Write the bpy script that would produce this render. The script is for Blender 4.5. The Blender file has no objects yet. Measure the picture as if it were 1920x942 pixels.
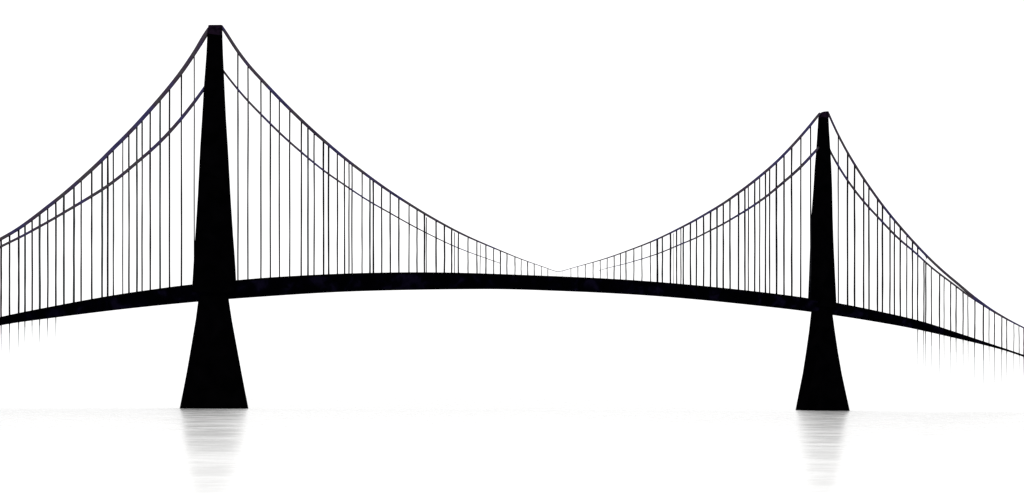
import bpy, bmesh, math, random
from mathutils import Vector

random.seed(7)
scene = bpy.context.scene
COL = scene.collection

# ------------------------------------------------------------------ camera
# A spectator on the water side of the bridge; 30 mm lens with a vertical
# shift (so the towers stay upright) and half a degree of roll.
F = 1600.0                 # focal length in photo pixels (1920 wide)
CX, HY = 960.0, 745.5      # where the optical axis meets the photo
ROLL = 0.00815
CAM_H = 5.6
cam_d = bpy.data.cameras.new("camera")
cam = bpy.data.objects.new("camera", cam_d)
COL.objects.link(cam)
cam_d.sensor_width = 36.0
cam_d.lens = 36.0 * F / 1920.0
cam_d.shift_y = (HY - 471.0) / 1920.0
cam_d.clip_start = 0.5
cam_d.clip_end = 60000.0
cam.location = (0, 0, CAM_H)
cam.rotation_mode = 'XYZ'
cam.rotation_euler = (math.pi / 2, -ROLL, 0)
scene.camera = cam

# the bridge's vertical centre plane: runs away from the camera to the right
P0 = Vector(((402 - CX) / F * 360.0, 360.0))
P1 = Vector(((1543 - CX) / F * 457.0, 457.0))
U = (P1 - P0).normalized()
N = Vector((-U.y, U.x))                       # away from the camera


def at(px, py, off=0.0):
    """photo pixel -> (s, z) on the plane parallel to the bridge at offset off"""
    dx, dy = px - CX, py - HY
    c, s_ = math.cos(ROLL), math.sin(ROLL)
    x = (dx * c + dy * s_) / F
    y = (-dx * s_ + dy * c) / F
    # ray (x, 1, -y); solve P0 + U s + N off = t (x, 1)
    bx, by = P0.x + N.x * off, P0.y + N.y * off
    s = (x * by - bx) / (U.x - x * U.y)
    t = by + U.y * s
    return s, CAM_H - y * t


def pt(s, z, off=0.0):
    return Vector((P0.x + U.x * s + N.x * off, P0.y + U.y * s + N.y * off, z))


def m_per_px(s):
    return (P0.y + U.y * s) / F


class Curve:
    """monotone-ish cubic through (x, y) points"""
    def __init__(self, pts):
        pts = sorted(pts)
        self.x = [p[0] for p in pts]
        self.y = [p[1] for p in pts]
        n = len(pts)
        d = [(self.y[i + 1] - self.y[i]) / (self.x[i + 1] - self.x[i]) for i in range(n - 1)]
        m = [d[0]]
        for i in range(1, n - 1):
            a, b = self.x[i] - self.x[i - 1], self.x[i + 1] - self.x[i]
            m.append((d[i - 1] * b + d[i] * a) / (a + b))
        m.append(d[-1])
        self.m = m

    def __call__(self, v):
        x, y, m = self.x, self.y, self.m
        if v <= x[0]:
            return y[0] + m[0] * (v - x[0])
        if v >= x[-1]:
            return y[-1] + m[-1] * (v - x[-1])
        lo, hi = 0, len(x) - 1
        while hi - lo > 1:
            k = (lo + hi) // 2
            if x[k] <= v:
                lo = k
            else:
                hi = k
        h = x[hi] - x[lo]
        t = (v - x[lo]) / h
        return ((2 * t**3 - 3 * t**2 + 1) * y[lo] + (t**3 - 2 * t**2 + t) * h * m[lo]
                + (-2 * t**3 + 3 * t**2) * y[hi] + (t**3 - t**2) * h * m[hi])


def smooth(pts, lam=0.5, rounds=3):
    """takes the jitter of hand measuring out of a long curve"""
    p = [list(q) for q in sorted(pts)]
    for _ in range(rounds):
        q = [r[:] for r in p]
        for i in range(1, len(p) - 1):
            w = (p[i][0] - p[i - 1][0]) / (p[i + 1][0] - p[i - 1][0])
            q[i][1] = (1 - lam) * p[i][1] + lam * ((1 - w) * p[i - 1][1] + w * p[i + 1][1])
        # undo the inward pull of the averaging (keeps the sag)
        p2 = [r[:] for r in q]
        for i in range(1, len(p) - 1):
            w = (p[i][0] - p[i - 1][0]) / (p[i + 1][0] - p[i - 1][0])
            lap = ((1 - w) * q[i - 1][1] + w * q[i + 1][1]) - q[i][1]
            p2[i][1] = q[i][1] - lam * 0.95 * lap
        p = p2
    return [tuple(r) for r in p]


# --------------------------------------------------------------- materials
def new_mat(name):
    m = bpy.data.materials.new(name)
    m.use_nodes = True
    nt = m.node_tree
    b = nt.nodes["Principled BSDF"]
    return m, nt, b


def mottled(name, cols, scale, rough=0.8, spec=0.03, detail=4.0, dist=0.6):
    m, nt, b = new_mat(name)
    tc = nt.nodes.new("ShaderNodeTexCoord")
    no = nt.nodes.new("ShaderNodeTexNoise")
    no.inputs["Scale"].default_value = scale
    no.inputs["Detail"].default_value = detail
    no.inputs["Distortion"].default_value = dist
    nt.links.new(tc.outputs["Object"], no.inputs["Vector"])
    r = nt.nodes.new("ShaderNodeValToRGB")
    cr = r.color_ramp
    while len(cr.elements) > 1:
        cr.elements.remove(cr.elements[-1])
    for i, (p, c) in enumerate(cols):
        e = cr.elements[0] if i == 0 else cr.elements.new(p)
        e.position = p
        e.color = (*c, 1)
    nt.links.new(no.outputs["Fac"], r.inputs["Fac"])
    nt.links.new(r.outputs["Color"], b.inputs["Base Color"])
    b.inputs["Roughness"].default_value = rough
    b.inputs["Specular IOR Level"].default_value = spec
    return m


BLACK = mottled("tar_black_steel", [(0.35, (0.0002, 0.0002, 0.0003)), (0.7, (0.0008, 0.0007, 0.0010))], 0.15, spec=0.0)
SADDLE = mottled("worn_black_steel", [(0.35, (0.002, 0.0015, 0.003)), (0.7, (0.010, 0.005, 0.012))], 0.5, spec=0.0)
GIRDER = mottled("blue_black_steel", [(0.45, (0.0002, 0.0002, 0.0005)), (0.56, (0.0005, 0.0004, 0.0016)),
                                      (0.68, (0.0025, 0.0018, 0.006)), (0.8, (0.001, 0.0015, 0.004))], 0.16, spec=0.0)
CABLE = mottled("indigo_grey_cable", [(0.30, (0.016, 0.014, 0.045)), (0.42, (0.034, 0.030, 0.082)), (0.50, (0.036, 0.026, 0.044)),
                                      (0.60, (0.045, 0.040, 0.046)), (0.72, (0.024, 0.018, 0.034))], 0.07)
WIRE_D = mottled("dark_wire", [(0.4, (0.002, 0.002, 0.003)), (0.65, (0.012, 0.012, 0.014))], 0.1, spec=0.0)
WIRE_G = mottled("grey_wire", [(0.4, (0.028, 0.032, 0.034)), (0.65, (0.06, 0.07, 0.07))], 0.1, spec=0.0)
WIRE_L = mottled("pale_wire", [(0.4, (0.20, 0.22, 0.23)), (0.65, (0.30, 0.33, 0.34))], 0.1, spec=0.0)  # palest step of the fade painted on the hanger ends


def mesh_obj(name, verts, faces, mat, parent=None, smooth_=False):
    me = bpy.data.meshes.new(name)
    me.from_pydata([tuple(v) for v in verts], [], faces)
    me.update()
    bm = bmesh.new()
    bm.from_mesh(me)
    bmesh.ops.recalc_face_normals(bm, faces=bm.faces)
    bm.to_mesh(me)
    bm.free()
    if smooth_:
        for p in me.polygons:
            p.use_smooth = True
    me.materials.append(mat)
    o = bpy.data.objects.new(name, me)
    COL.objects.link(o)
    if parent:
        o.parent = parent
        root = parent
        off = Vector((0, 0, 0))
        while root:
            off += root.location
            root = root.parent
        for v in me.vertices:
            v.co -= off
    return o


def tube_data(path, radii, n=8):
    """path: list of (s, z[, off]) in the bridge plane"""
    V, Fc = [], []
    P = [pt(*p) for p in path]
    nb = Vector((N.x, N.y, 0))
    for i, p in enumerate(P):
        a, b = P[max(0, i - 1)], P[min(len(P) - 1, i + 1)]
        t = (b - a).normalized()
        side = nb
        up = side.cross(t).normalized()
        for k in range(n):
            an = 2 * math.pi * k / n
            V.append(p + (side * math.cos(an) + up * math.sin(an)) * radii[i])
    for i in range(len(P) - 1):
        for k in range(n):
            k2 = (k + 1) % n
            Fc.append((i * n + k, i * n + k2, (i + 1) * n + k2, (i + 1) * n + k))
    Fc.append(tuple(range(n)))
    Fc.append(tuple((len(P) - 1) * n + k for k in range(n)))
    return V, Fc


# ------------------------------------------------------------- the bridge
bridge = bpy.data.objects.new("suspension_bridge", None)
COL.objects.link(bridge)
_b = pt(at(402, 766)[0], 0)
bridge.location = (_b.x, _b.y, 0)
bridge["label"] = "black suspension bridge with two tapering towers and arched deck over pale water"
bridge["category"] = "bridge"

# ---- towers: half-profiles as (photo y, left x, right x)
TOWERS = [
    dict(cap=[(47.8, 390.5, 416.8), (66, 388.4, 417.4)],
         shaft=[(66, 388.6, 417.2), (104, 386.8, 418.6), (134, 384.6, 420.0), (157, 382.8, 421.0), (175, 381.6, 421.8),
                (220, 379.0, 424.0), (280, 375.2, 427.8), (370, 370.8, 432.6), (440, 366.4, 437.2), (470, 364.2, 439.6),
                (500, 362.6, 441.6), (533, 360.6, 443.2), (549, 360.0, 443.8)],
         pier=[(549, 373.4, 427.4), (566, 371.4, 429.8), (600, 367.0, 435.0), (650, 358.6, 444.2), (700, 349.8, 453.4),
               (740, 342.0, 461.0), (766.6, 336.4, 466.4)], tilt=1.9),
    dict(cap=[(209.6, 1537.0, 1553.6), (221, 1533.8, 1553.8)],
         shaft=[(221, 1534.0, 1553.6), (245, 1532.6, 1554.8), (280, 1530.2, 1557.0), (310, 1527.6, 1558.8), (350, 1525.2, 1560.4),
                (405, 1521.0, 1561.4), (455, 1519.0, 1563.0), (510, 1517.0, 1565.6), (558, 1515.0, 1568.0), (576, 1514.4, 1568.6)],
         pier=[(574, 1522.4, 1559.2), (586, 1520.6, 1560.8), (620, 1516.8, 1565.4), (660, 1511.2, 1571.4), (700, 1505.0, 1578.4),
               (740, 1497.0, 1587.0), (769.8, 1491.2, 1593.8)], tilt=1.3),
]
DEPTH = 0.55


def loft(rows, tilt=0.0, to_water=False):
    V, Fc = [], []
    n = 8
    for i, (py, xl, xr) in enumerate(rows):
        sl, z = at(xl, py)
        sr, _ = at(xr, py)
        D = (sr - sl) * DEPTH / 2
        # keep the outline where the photo has it, whichever corner shows
        q = 0.72       # corner chamfer
        cand_l = [at(xl, py, o)[0] for o in (-D * q, D * q)]
        cand_r = [at(xr, py, o)[0] for o in (-D * q, D * q)]
        sl, sr = max(cand_l), min(cand_r)
        ch = (1 - q) * D
        dz = tilt * m_per_px(sl) if i == 0 else 0.0
        if to_water and i == len(rows) - 1:
            z = -0.6
        ring = [(sl, -D + ch), (sl + ch, -D), (sr - ch, -D), (sr, -D + ch),
                (sr, D - ch), (sr - ch, D), (sl + ch, D), (sl, D - ch)]
        for s, o in ring:
            w = (s - sl) / (sr - sl) - 0.5
            V.append(pt(s, z + 2 * w * dz, o))
    for i in range(len(rows) - 1):
        for k in range(n):
            k2 = (k + 1) % n
            Fc.append((i * n + k, i * n + k2, (i + 1) * n + k2, (i + 1) * n + k))
    Fc.append(tuple(range(n)))
    Fc.append(tuple((len(rows) - 1) * n + k for k in range(n)))
    return V, Fc


for T in TOWERS:
    V, Fc = loft(T['shaft'])
    tower = mesh_obj("tower", V, Fc, BLACK, bridge)
    V, Fc = loft(T['pier'], to_water=True)
    mesh_obj("pier", V, Fc, BLACK, tower)
    V, Fc = loft(T['cap'], tilt=T['tilt'])
    mesh_obj("saddle", V, Fc, SADDLE, tower)

# ---- deck
TOP = [(-420, 702), (-200, 642), (0, 594.6), (35, 587), (60, 582), (90, 576.4), (138, 566.7), (200, 556), (230, 550.8), (282, 543.6), (340, 535.6),
       (361, 533.3), (442, 525.8), (465, 523.6), (490, 521.5), (543, 518), (606, 514.8), (640, 513.4), (700, 511.6),
       (780, 510.6), (860, 511.4), (930, 513.8), (960, 515), (1050, 518.4), (1130, 522), (1200, 526.5), (1310, 535),
       (1400, 545.3), (1500, 556.7), (1568, 567.6), (1655, 585.6), (1720, 600.5), (1736, 605), (1782, 619.8), (1820, 632),
       (1844, 640.4), (1887, 654.4), (1920, 665.6), (2020, 701), (2160, 752)]
BOT = [(-420, 708), (-200, 653), (0, 610.2), (35, 605), (60, 601.6), (119, 594), (200, 583.4), (282, 574.8), (371, 566), (429, 561.4), (500, 556.2),
       (600, 549.6), (640, 547.9), (700, 545.6), (780, 543.8), (870, 542.8), (930, 542.7), (960, 543), (1030, 545.4),
       (1130, 549.7), (1200, 553.4), (1310, 562), (1400, 572), (1521, 585), (1561, 591.4), (1660, 607), (1700, 614),
       (1736, 622), (1780, 632), (1820, 641.4), (1844, 647.2), (1887, 658.8), (1920, 668.6), (2020, 703.5), (2160, 755)]
def half_w(s):
    """half width of the roadway: it narrows on the far approach ramp"""
    t = min(1.0, max(0.0, (s - 325.0) / 120.0))
    return 4.5 - 2.7 * t * t * (3 - 2 * t)


top_c = Curve(smooth([at(x, y, -half_w(at(x, y)[0])) for x, y in TOP], rounds=2))
bot_c = Curve(smooth([at(x, y, half_w(at(x, y)[0]) * 0.66) for x, y in BOT], rounds=2))
S0, S1 = at(-330, 700)[0], at(2110, 740)[0]
NS = 160
SL = 0.7      # slab thickness


def deck_mesh():
    V, Fc, GV, GF = [], [], [], []
    for i in range(NS + 1):
        s = S0 + (S1 - S0) * i / NS
        zt = top_c(s)
        W2 = half_w(s)
        G2 = W2 * 0.66
        zb = min(bot_c(s), zt - 0.25)
        th = min(SL, (zt - zb) * 0.35)
        for o, z in ((-W2, zt), (W2, zt), (W2, zt - th), (-W2, zt - th)):
            V.append(pt(s, z, o))
        for o, z in ((-W2 * 0.92, zt - th - 0.003), (W2 * 0.92, zt - th - 0.003), (G2, zb), (-G2, zb)):
            GV.append(pt(s, z, o))
    for arr in (Fc, GF):
        for i in range(NS):
            for k in range(4):
                k2 = (k + 1) % 4
                arr.append((i * 4 + k, i * 4 + k2, i * 4 + 4 + k2, i * 4 + 4 + k))
        arr.append((0, 1, 2, 3))
        arr.append(tuple(NS * 4 + k for k in range(4)))
    return V, Fc, GV, GF


V, Fc, GV, GF = deck_mesh()
deck = mesh_obj("deck", V, Fc, BLACK, bridge)
mesh_obj("girder", GV, GF, GIRDER, deck)

# ---- cables: (photo x, y, thickness in photo px)
UP_L = [(-300, 566, 5.5), (-150, 522, 5.5), (-60, 480, 5.6), (0, 448.4, 5.6), (17, 440.4, 5.6), (35, 428.9, 5.6), (46, 421, 5.7), (59, 412, 5.8), (73, 401, 5.8), (88, 389.2, 6), (104, 377, 6),
        (119, 364.8, 6), (138, 348.6, 6.2), (151, 337.2, 6.2), (172, 318.2, 6.3), (191, 300.5, 6.4), (202, 289.2, 6.5), (212, 278.8, 6.5), (230, 261.6, 6.5),
        (241, 250.5, 6.6), (256, 234.4, 6.6), (266, 223.5, 6.6), (281, 207, 6.6), (300, 184.8, 6.7), (317, 165.2, 6.8), (340, 135.6, 7),
        (364, 101.4, 7), (389, 59, 7), (392, 54, 6)]
LO_L = [(-300, 578, 3.6), (-150, 531, 3.8), (-60, 493, 3.9), (0, 463.3, 4), (17, 455, 4), (35, 446.5, 4), (46, 440.5, 4), (59, 433.6, 4.1), (73, 425.8, 4.2), (88, 417.4, 4.2), (104, 408.5, 4.3),
        (119, 399.2, 4.4), (138, 388.2, 4.6), (151, 380.5, 4.8), (172, 368, 5), (191, 355.8, 5), (202, 349, 5), (212, 341, 5), (230, 327.8, 5.2), (241, 318, 5.2),
        (256, 305.2, 5.2), (266, 297, 5.2), (281, 284, 5.3), (300, 266.6, 5.5), (318, 247.4, 5.6), (340, 222.8, 5.6), (364, 192.4, 5.4),
        (381, 168.5, 5), (390, 156, 5)]
UP_M = [(415, 49.5, 5.5), (417, 52, 5.6), (446, 97.8, 6), (465, 121.8, 6), (489, 148, 6), (507, 167.6, 6), (524, 185.3, 6), (544, 205.8, 6), (566, 226.4, 6),
        (577, 237, 5.8), (588.5, 247.6, 5.8), (606, 263, 5.7), (616, 271.4, 5.6), (632, 285.2, 5.5), (646, 296.7, 5.4), (659, 307, 5.3), (679, 322, 5.2),
        (699, 337, 5), (715.6, 349, 5), (732, 360.2, 4.8), (747.5, 370.5, 4.7), (767, 383, 4.5), (782, 392, 4.3), (796, 401, 4.2), (817, 412.9, 4),
        (833, 421.8, 3.8), (847, 429.3, 3.6), (860, 436.2, 3.4), (878, 444.5, 3.1), (894, 452, 2.8), (911, 458.9, 2.6), (925.7, 465.3, 2.3), (938, 470.3, 2),
        (950, 475.3, 1.8), (965.6, 481.7, 1.5), (977.5, 486.3, 1.3), (989.5, 490.7, 1.15), (1001.6, 494.9, 1.0), (1015, 499.6, 0.9), (1027.5, 503.8, 0.8),
        (1038, 507.6, 0.75), (1045, 510.2, 0.75), (1052, 508.9, 0.75), (1058, 507, 0.75), (1070.5, 503.8, 0.8), (1083.3, 500, 0.9), (1097.5, 496, 1.1), (1111.8, 492.2, 1.3), (1125.5, 488.2, 1.5),
        (1138.7, 484, 1.7), (1151.5, 479.8, 1.9), (1162.7, 475.7, 2.0), (1173.5, 471.8, 2.2), (1188.5, 466.3, 2.4), (1203.5, 460.6, 2.6), (1219.7, 454.2, 2.8), (1232.5, 448.6, 3),
        (1242, 444.2, 3.1), (1257, 437.2, 3.3), (1268.5, 431.3, 3.5), (1281, 425, 3.7), (1294.5, 417.9, 3.9), (1306, 411.9, 4), (1319, 404, 4.1), (1332.5, 396.3, 4.2),
        (1344.5, 389.2, 4.3), (1356, 382, 4.4), (1368.5, 373.6, 4.6), (1384.5, 362, 4.8), (1396.5, 353.2, 4.8), (1403, 348.3, 4.8), (1415.5, 338.6, 5), (1424, 331.6, 5), (1435.5, 322, 5),
        (1443, 315.6, 5), (1456, 304, 5), (1470, 290, 5), (1484.5, 275, 5), (1501.6, 255.6, 5), (1520, 235, 5), (1533.5, 217, 4.6), (1537, 213, 4.2)]
LO_ML = [(412, 124, 3.6), (419, 134, 3.6), (446, 168.4, 3.6), (465, 189.8, 3.7), (489, 214.4, 3.8), (507, 232.4, 3.8), (524, 249.4, 3.8), (543, 266.8, 3.7), (566, 286.4, 3.6), (577.5, 296.5, 3.5),
         (589, 306, 3.4), (606.5, 319.8, 3.3), (616, 326.8, 3.2), (632, 337.6, 3), (646, 347.4, 2.9), (659, 356, 2.8), (679, 369.6, 2.6), (700, 382.4, 2.5), (716, 391.2, 2.4), (732, 400.2, 2.3),
         (748, 409.6, 2.1), (767, 420, 2), (782, 428.2, 1.9), (796, 435.3, 1.7), (817.5, 446, 1.6), (833, 453.7, 1.5), (847.5, 460.2, 1.4), (860, 465.5, 1.3), (878, 472.6, 1.15), (894, 478.5, 1.0),
         (911, 484.6, 0.9), (926, 489.8, 0.8), (938.2, 494, 0.7)]
LO_MR = [(1123, 507.8, 0.3), (1138, 503, 0.6), (1153, 499.6, 0.8), (1163, 497.3, 0.9), (1173.5, 494.5, 1), (1188.5, 490.2, 1.2), (1203.5, 485.8, 1.4), (1219.7, 480.8, 1.6), (1232.5, 476.3, 1.8), (1242, 472.7, 1.9), (1257, 466.7, 2.1),
         (1268.5, 461.6, 2.2), (1281, 456.2, 2.4), (1294.5, 451, 2.5), (1306, 446, 2.6), (1319, 439, 2.8), (1332.5, 432, 3), (1344.5, 426.4, 3.2), (1356, 420.2, 3.3), (1368.5, 413, 3.4), (1384.5, 403.3, 3.5),
         (1396.5, 396.2, 3.7), (1403, 392.2, 3.8), (1415.5, 383.8, 4), (1424, 377.8, 4.1), (1435.5, 369.8, 4.2), (1443, 363.9, 4.3), (1456, 353, 4.5), (1470, 341, 4.8), (1484.5, 328.8, 5), (1501.6, 313.6, 5.2), (1520, 293.6, 5),
         (1529, 283.4, 4.5), (1535, 277, 4.3)]
UP_R = [(1552.3, 211, 3.4), (1554, 214.5, 3.5), (1562, 233, 3.5), (1572, 254.6, 3.6), (1589, 286, 3.8), (1602.5, 309, 4), (1619.5, 335.6, 4), (1629, 349.4, 4), (1645.5, 372.8, 4.1), (1654.5, 385, 4.1), (1668, 402, 4.1), (1676, 412, 4.1),
        (1688, 426, 4.1), (1700, 439.8, 4.1), (1711, 452, 4.1), (1721, 462.6, 4.1), (1736, 478.6, 4.2), (1762, 504, 4.3), (1782, 520.8, 4.4), (1792.7, 529.6, 4.5), (1805.7, 540.6, 4.6), (1814.6, 548.4, 4.6), (1828.4, 559.6, 4.8), (1844.3, 571.4, 4.8),
        (1854.4, 578.6, 4.4), (1864.5, 585.2, 4), (1878.5, 593, 3.4), (1887.6, 598.6, 3.1), (1901, 605.6, 2.8), (1910.6, 610.6, 2.5), (1920, 615.2, 2.3), (1980, 647, 2.1), (2050, 690, 1.9), (2100, 729, 1.8)]
LO_R = [(1551, 272, 3.4), (1557, 285, 3.4), (1572, 312.4, 3.5), (1589, 338.2, 3.6), (1602.5, 357, 3.6), (1619, 378, 3.6), (1629, 389, 3.6), (1645, 406.4, 3.6), (1655, 416.8, 3.6), (1667, 430, 3.6), (1676, 439, 3.6), (1688, 450.6, 3.5),
        (1700, 461, 3.4), (1711, 469.4, 3.3), (1721, 478.6, 3.2), (1733, 489.6, 3.1), (1746, 501.6, 3.1), (1762, 513.9, 3.1), (1782, 529, 3.1), (1793, 537.2, 3.1), (1805.7, 547, 3.1), (1814.6, 553.6, 3.1), (1828, 562.6, 3), (1840, 570.5, 2.6), (1848, 575.5, 2)]


def cable(name, rows, parent):
    sm = smooth([(x, y) for x, y, t in rows], rounds=2)
    cy, ct = Curve(sm), Curve([(x, t) for x, y, t in rows])
    path, rad = [], []
    x0, x1 = rows[0][0], rows[-1][0]
    n = max(24, int((x1 - x0) / 8))
    for i in range(n + 1):
        x = x0 + (x1 - x0) * i / n
        s, z = at(x, cy(x))
        path.append((s, z))
        rad.append((max(0.2, ct(x)) + 0.4) / 2 * m_per_px(s))
    V, Fc = tube_data(path, rad, 10)
    mesh_obj(name, V, Fc, CABLE, parent, True)
    return cy


c_ul = cable("main_cable", UP_L, bridge)
c_um = cable("main_cable", UP_M, bridge)
c_ur = cable("main_cable", UP_R, bridge)
cable("lower_cable", LO_L, bridge)
cable("lower_cable", LO_ML, bridge)
cable("lower_cable", LO_MR, bridge)
c_lr = cable("lower_cable", LO_R, bridge)

# ---- hangers: photo x, width px, tone, [top y], [tail bottom y]
# tone: d dark, g grey, l pale
H = []


def hang(c, spec, low=None, tails=None):
    for it in spec:
        x, w, tone = it[0], it[1], it[2]
        top = c(x)
        if low and x >= low:
            top = max(top, c_lr(x)) if x < 1846 else top
        if len(it) > 3 and it[3]:
            top = it[3]
        tail = it[4] if len(it) > 4 else None
        H.append((x, w, tone, top, tail))


hang(c_ul, [(2, 2.0, 'd', 0, 664), (18, 2.0, 'd', 0, 664), (35, 2.1, 'd', 0, 652), (46.8, 2.3, 'g', 0, 643), (60.2, 1.9, 'd', 0, 640), (74.5, 2.4, 'g', 0, 642),
            (89.4, 1.9, 'd', 0, 634), (104.5, 2.0, 'd', 0, 636), (119.8, 2.4, 'g'), (138.6, 2.5, 'g'), (152.4, 1.8, 'd'), (172, 2.0, 'd'),
            (191.5, 2.4, 'g'), (202, 2.3, 'd'), (212.5, 1.8, 'g'), (230.3, 1.4, 'd'), (241.6, 1.9, 'd'), (256.5, 2.3, 'g'), (266.5, 1.8, 'd'),
            (281.8, 2.2, 'd'), (300.4, 2.3, 'g'), (318, 2.1, 'd'), (340.2, 2.0, 'd'), (364.2, 1.5, 'd')])
hang(c_um, [(446, 2.0, 'd'), (464.9, 1.9, 'd'), (489.1, 2.0, 'd'), (506.9, 2.0, 'd'), (523.8, 1.8, 'd'), (543.3, 1.8, 'd'), (565.2, 2.0, 'd'), (577.3, 2.3, 'g'),
            (589, 1.8, 'd'), (606.5, 2.3, 'd'), (616.2, 2.2, 'd'), (632.5, 1.8, 'd'), (646, 1.8, 'd'), (654.3, 1.7, 'd'), (660, 1.7, 'd'),
            (679, 1.6, 'd'), (693.6, 2.2, 'g'), (699.7, 2.2, 'd'), (715.6, 1.9, 'd'), (731.6, 1.9, 'd'), (747.8, 1.9, 'd'), (767.1, 1.6, 'd'), (781.9, 1.7, 'd'),
            (795.7, 2.1, 'd'), (799.8, 1.2, 'd', 408), (817.6, 2.0, 'd'), (833.3, 2.0, 'd'), (847, 1.8, 'd'), (852.2, 1.0, 'g', 436), (859.6, 1.6, 'd'), (877.7, 1.4, 'd'),
            (894.2, 1.6, 'd'), (900.4, 0.9, 'd', 458), (911, 1.6, 'd'), (925.8, 1.3, 'd'), (938.3, 1.6, 'd'), (950.5, 1.4, 'd'), (965.6, 1.3, 'd'), (977.3, 1.0, 'g'),
            (989.4, 1.3, 'd'), (1001.4, 1.2, 'd'), (1015, 0.9, 'g'), (1027.5, 0.9, 'd'), (1042.6, 0.35, 'g'), (1054.2, 0.4, 'g'), (1070.4, 0.8, 'g'), (1083.4, 1.0, 'd'),
            (1097.5, 1.0, 'd'), (1112, 1.1, 'g'), (1125.5, 1.0, 'd'), (1138.7, 1.0, 'd'), (1151.5, 1.3, 'd'), (1163.3, 1.2, 'd'), (1173.6, 1.5, 'd'), (1188.4, 1.3, 'd'),
            (1203.4, 1.2, 'd'), (1219.7, 1.3, 'd'), (1232.4, 2.3, 'd'), (1241.9, 1.9, 'g'), (1257, 2.0, 'd'), (1262.7, 0.7, 'g', 438), (1268.6, 1.6, 'd'), (1276.6, 1.3, 'd'),
            (1281.5, 1.9, 'g'), (1294.7, 1.9, 'd'), (1305.8, 1.7, 'd'), (1319.1, 1.9, 'd'), (1332.5, 2.1, 'd'), (1344.4, 2.2, 'g'), (1356.2, 1.9, 'd'),
            (1368.8, 2.0, 'd'), (1384.7, 2.0, 'd'), (1396.5, 2.0, 'd'), (1403, 1.5, 'd'), (1415.2, 2.0, 'd'), (1424.4, 1.5, 'd'), (1435.3, 1.9, 'd'), (1443.2, 1.7, 'd'),
            (1455.8, 2.2, 'd'), (1470, 1.9, 'd'), (1484.5, 2.0, 'd'), (1501.7, 1.7, 'd'), (1519.8, 1.6, 'd')])
hang(c_ur, [(1571.8, 1.4, 'd'), (1589.3, 2.0, 'd'), (1602.4, 2.0, 'd'), (1619.2, 1.8, 'd'), (1629.2, 1.9, 'd'), (1645.3, 1.8, 'd'), (1654.7, 2.0, 'd'), (1668.5, 1.7, 'd'),
            (1677, 1.6, 'd'), (1688, 1.8, 'd'), (1700.2, 1.4, 'd'), (1711, 1.7, 'd'), (1720.5, 1.6, 'd', 0, 694), (1732.3, 1.4, 'd', 0, 702), (1735.9, 1.6, 'd', 0, 695),
            (1746.3, 1.4, 'd', 0, 702), (1761.9, 1.6, 'd', 0, 712), (1770.4, 1.1, 'g', 0, 712), (1782.5, 1.4, 'd', 0, 718), (1792.7, 1.5, 'd', 0, 712), (1805.5, 1.4, 'd', 0, 716), (1814.6, 1.1, 'g', 0, 712),
            (1828, 1.5, 'd', 0, 720), (1844, 1.6, 'd', 0, 728), (1854.5, 1.0, 'g', 0, 718), (1864.5, 1.2, 'g', 0, 722), (1878.3, 1.3, 'd', 0, 724), (1887.5, 1.2, 'd', 0, 716),
            (1901, 0.9, 'g', 0, 712), (1910.6, 0.9, 'g', 0, 708), (1919.4, 1.2, 'd', 0, 708)], low=1730)

for i in range(16):                                        # the left side span goes on past the frame
    hang(c_ul, [(-14 - 16.5 * i, 2.0, 'd')])

toppx = Curve(smooth(TOP, rounds=1))
botpx = Curve(smooth(BOT, rounds=1))
MATS = {'d': WIRE_D, 'g': WIRE_G, 'l': WIRE_L}


WIRE_GAIN = 1.6


def hanger_data(h):
    x, w, tone, top, tail = h
    rng = random.Random(int(x * 10))
    yb = (toppx(x) + botpx(x)) / 2
    rows = []
    n = 7
    j = 0.0
    for i in range(n + 1):
        t = i / n
        y = top + (yb - top) * t
        j = 0.6 * j + rng.uniform(-0.28, 0.28)
        k = 0.0 if i in (0,) else j
        rows.append((x + k, y, w * rng.uniform(0.88, 1.1)))
    if tail:  # taper helps the end fade out below the deck
        for t in (0.15, 0.35, 0.6, 0.8, 1.0):
            y = yb + (tail + 8 - yb) * t
            rows.append((x + j + rng.uniform(-0.15, 0.15), y, w * max(0.03, 0.62 * (1 - t) ** 0.7)))
    path, rad = [], []
    for px, py, ww in rows:
        s, z = at(px, py)
        path.append((s, z))
        rad.append(ww * WIRE_GAIN / 2 * m_per_px(s))
    return tube_data(path, rad, 6)


# a frayed stub left hanging from the upper cable in the right side span
V, Fc = tube_data([at(1734.5, 478.0), at(1736.6, 482.0), at(1736.9, 485.0), at(1735.4, 488.5)],
                  [1.3 * m_per_px(370), 1.0 * m_per_px(370), 0.7 * m_per_px(370), 0.3 * m_per_px(370)], 6)
mesh_obj("hanger_stub", V, Fc, WIRE_D, bridge, True)

# the hundred that show largest are parts; the short rest near midspan is one part
order = sorted([h for h in H if h[0] > 0], key=lambda h: -(toppx(h[0]) - h[3]) * h[1])
main_set = set(id(h) for h in order[:100])
RV, RF, RM = [], [], []
for h in H:
    V, Fc = hanger_data(h)
    if id(h) in main_set:
        o = mesh_obj("hanger", V, Fc, MATS[h[2]], bridge, True)
        if h[4]:                       # haze-like fade below the deck, painted in paler steps
            o.data.materials.append(WIRE_G)
            o.data.materials.append(WIRE_L)
            zs = [v.co.z for v in o.data.vertices]
            s_, zd = at(h[0], botpx(h[0]))
            for p in o.data.polygons:
                k = (zd - p.center.z) / max(0.1, zd - min(zs))
                p.material_index = 0 if k < 0 else (1 if k < 0.35 else 2)
    else:
        b0 = len(RV)
        RV += V
        RF += [tuple(i + b0 for i in f) for f in Fc]
rest = mesh_obj("short_hangers", RV, RF, WIRE_D, bridge, True)
rest["kind"] = "stuff"

# ------------------------------------------------------------------ water
wm, nt, b = new_mat("milky_still_water")
tc = nt.nodes.new("ShaderNodeTexCoord")


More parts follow.
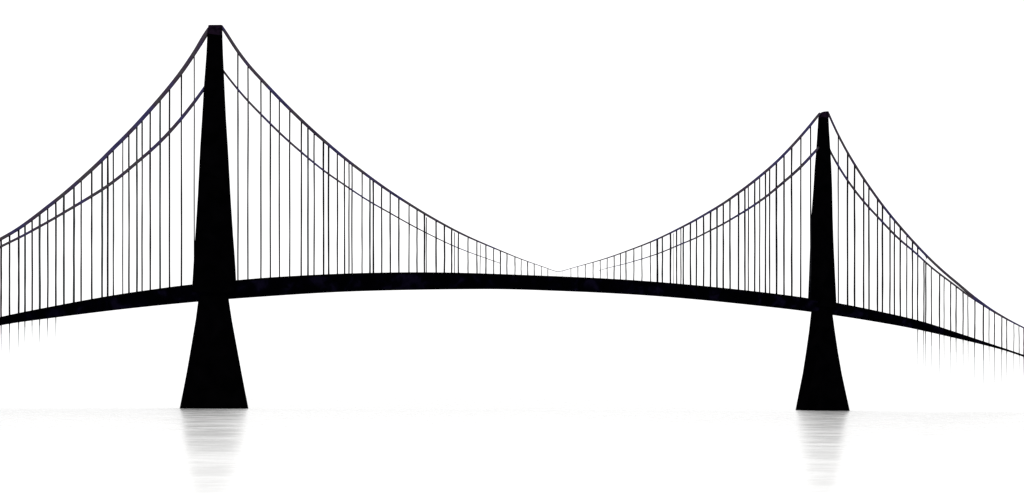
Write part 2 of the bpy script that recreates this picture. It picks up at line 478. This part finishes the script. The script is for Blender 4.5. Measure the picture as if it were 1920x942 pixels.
def wnoise(sx, sy, scale, detail, dist=0.3):
    mp = nt.nodes.new("ShaderNodeMapping")
    mp.inputs["Scale"].default_value = (sx, sy, 1)
    nt.links.new(tc.outputs["Object"], mp.inputs["Vector"])
    no = nt.nodes.new("ShaderNodeTexNoise")
    no.inputs["Scale"].default_value = scale
    no.inputs["Detail"].default_value = detail
    no.inputs["Distortion"].default_value = dist
    nt.links.new(mp.outputs["Vector"], no.inputs["Vector"])
    return no


nt.nodes.remove(b)
out = nt.nodes["Material Output"]
n1 = wnoise(0.35, 1.0, 0.10, 8.0, 0.4)
n1.inputs["Roughness"].default_value = 0.74
n2 = wnoise(0.6, 1.0, 0.55, 4.0)
bp = nt.nodes.new("ShaderNodeBump")
bp.inputs["Strength"].default_value = 1.0
bp.inputs["Distance"].default_value = 0.004
nt.links.new(n2.outputs["Fac"], bp.inputs["Height"])
body = nt.nodes.new("ShaderNodeBsdfDiffuse")           # chalky, milky water body
body.inputs["Color"].default_value = (0.95, 0.95, 0.945, 1)
rough = nt.nodes.new("ShaderNodeBsdfGlossy")
rough.distribution = "MULTI_GGX"   # wind-ruffled surface
rough.inputs["Roughness"].default_value = 0.36
along = nt.nodes.new("ShaderNodeCombineXYZ")           # the wind blows across the view
along.inputs[0].default_value = 1.0
nt.links.new(along.outputs[0], rough.inputs["Tangent"])
rough.inputs["Anisotropy"].default_value = -0.42
calm = nt.nodes.new("ShaderNodeBsdfGlossy")
calm.distribution = "MULTI_GGX"            # calmer slicks between the ripples
calm.inputs["Roughness"].default_value = 0.185
nt.links.new(along.outputs[0], calm.inputs["Tangent"])
calm.inputs["Anisotropy"].default_value = -0.35
nt.links.new(bp.outputs["Normal"], calm.inputs["Normal"])
slick = nt.nodes.new("ShaderNodeMapRange")
slick.inputs["From Min"].default_value = 0.38
slick.inputs["From Max"].default_value = 0.57
nt.links.new(n1.outputs["Fac"], slick.inputs["Value"])
surf = nt.nodes.new("ShaderNodeMixShader")
nt.links.new(slick.outputs["Result"], surf.inputs[0])
nt.links.new(rough.outputs[0], surf.inputs[1])
nt.links.new(calm.outputs[0], surf.inputs[2])
fr = nt.nodes.new("ShaderNodeFresnel")
fr.inputs["IOR"].default_value = 1.07
wmix = nt.nodes.new("ShaderNodeMixShader")
nt.links.new(fr.outputs[0], wmix.inputs[0])
nt.links.new(body.outputs[0], wmix.inputs[1])
nt.links.new(surf.outputs[0], wmix.inputs[2])
nt.links.new(wmix.outputs[0], out.inputs["Surface"])
R = 30000.0
water = mesh_obj("water", [(-R, -R, 0), (R, -R, 0), (R, R, 0), (-R, R, 0)], [(0, 1, 2, 3)], wm)
water["kind"] = "structure"

# -------------------------------------------------------------- sky + sun
SUN_EL, SUN_AZ = math.radians(52), math.radians(12)     # behind the bridge
w = bpy.data.worlds.new("World")
scene.world = w
w.use_nodes = True
nt = w.node_tree
bg = nt.nodes["Background"]
sky = nt.nodes.new("ShaderNodeTexSky")
sky.sky_type = 'NISHITA'
sky.sun_disc = False
sky.sun_elevation = SUN_EL
sky.sun_rotation = SUN_AZ
sky.dust_density = 4.0
mix = nt.nodes.new("ShaderNodeMix")
mix.data_type = 'RGBA'
mix.inputs[0].default_value = 0.985           # a closed white overcast
mix.inputs[7].default_value = (10.3, 10.3, 10.3, 1)
nt.links.new(sky.outputs["Color"], mix.inputs[6])
nt.links.new(mix.outputs[2], bg.inputs["Color"])
bg.inputs["Strength"].default_value = 0.1

sd = bpy.data.lights.new("sun", 'SUN')
sd.energy = 0.5
sd.angle = math.radians(30)
sd.color = (1.0, 0.98, 0.95)
sun = bpy.data.objects.new("sun", sd)
COL.objects.link(sun)
d = Vector((math.sin(SUN_AZ) * math.cos(SUN_EL), math.cos(SUN_AZ) * math.cos(SUN_EL), math.sin(SUN_EL)))
sun.rotation_euler = d.to_track_quat('Z', 'Y').to_euler()
sun.location = (0, 200, 300)

vs = scene.view_settings
vs.view_transform = 'Standard'
vs.look = 'None'
vs.exposure = 0.27
vs.gamma = 1.0
scene.cycles.use_denoising = True
scene.cycles.max_bounces = 6
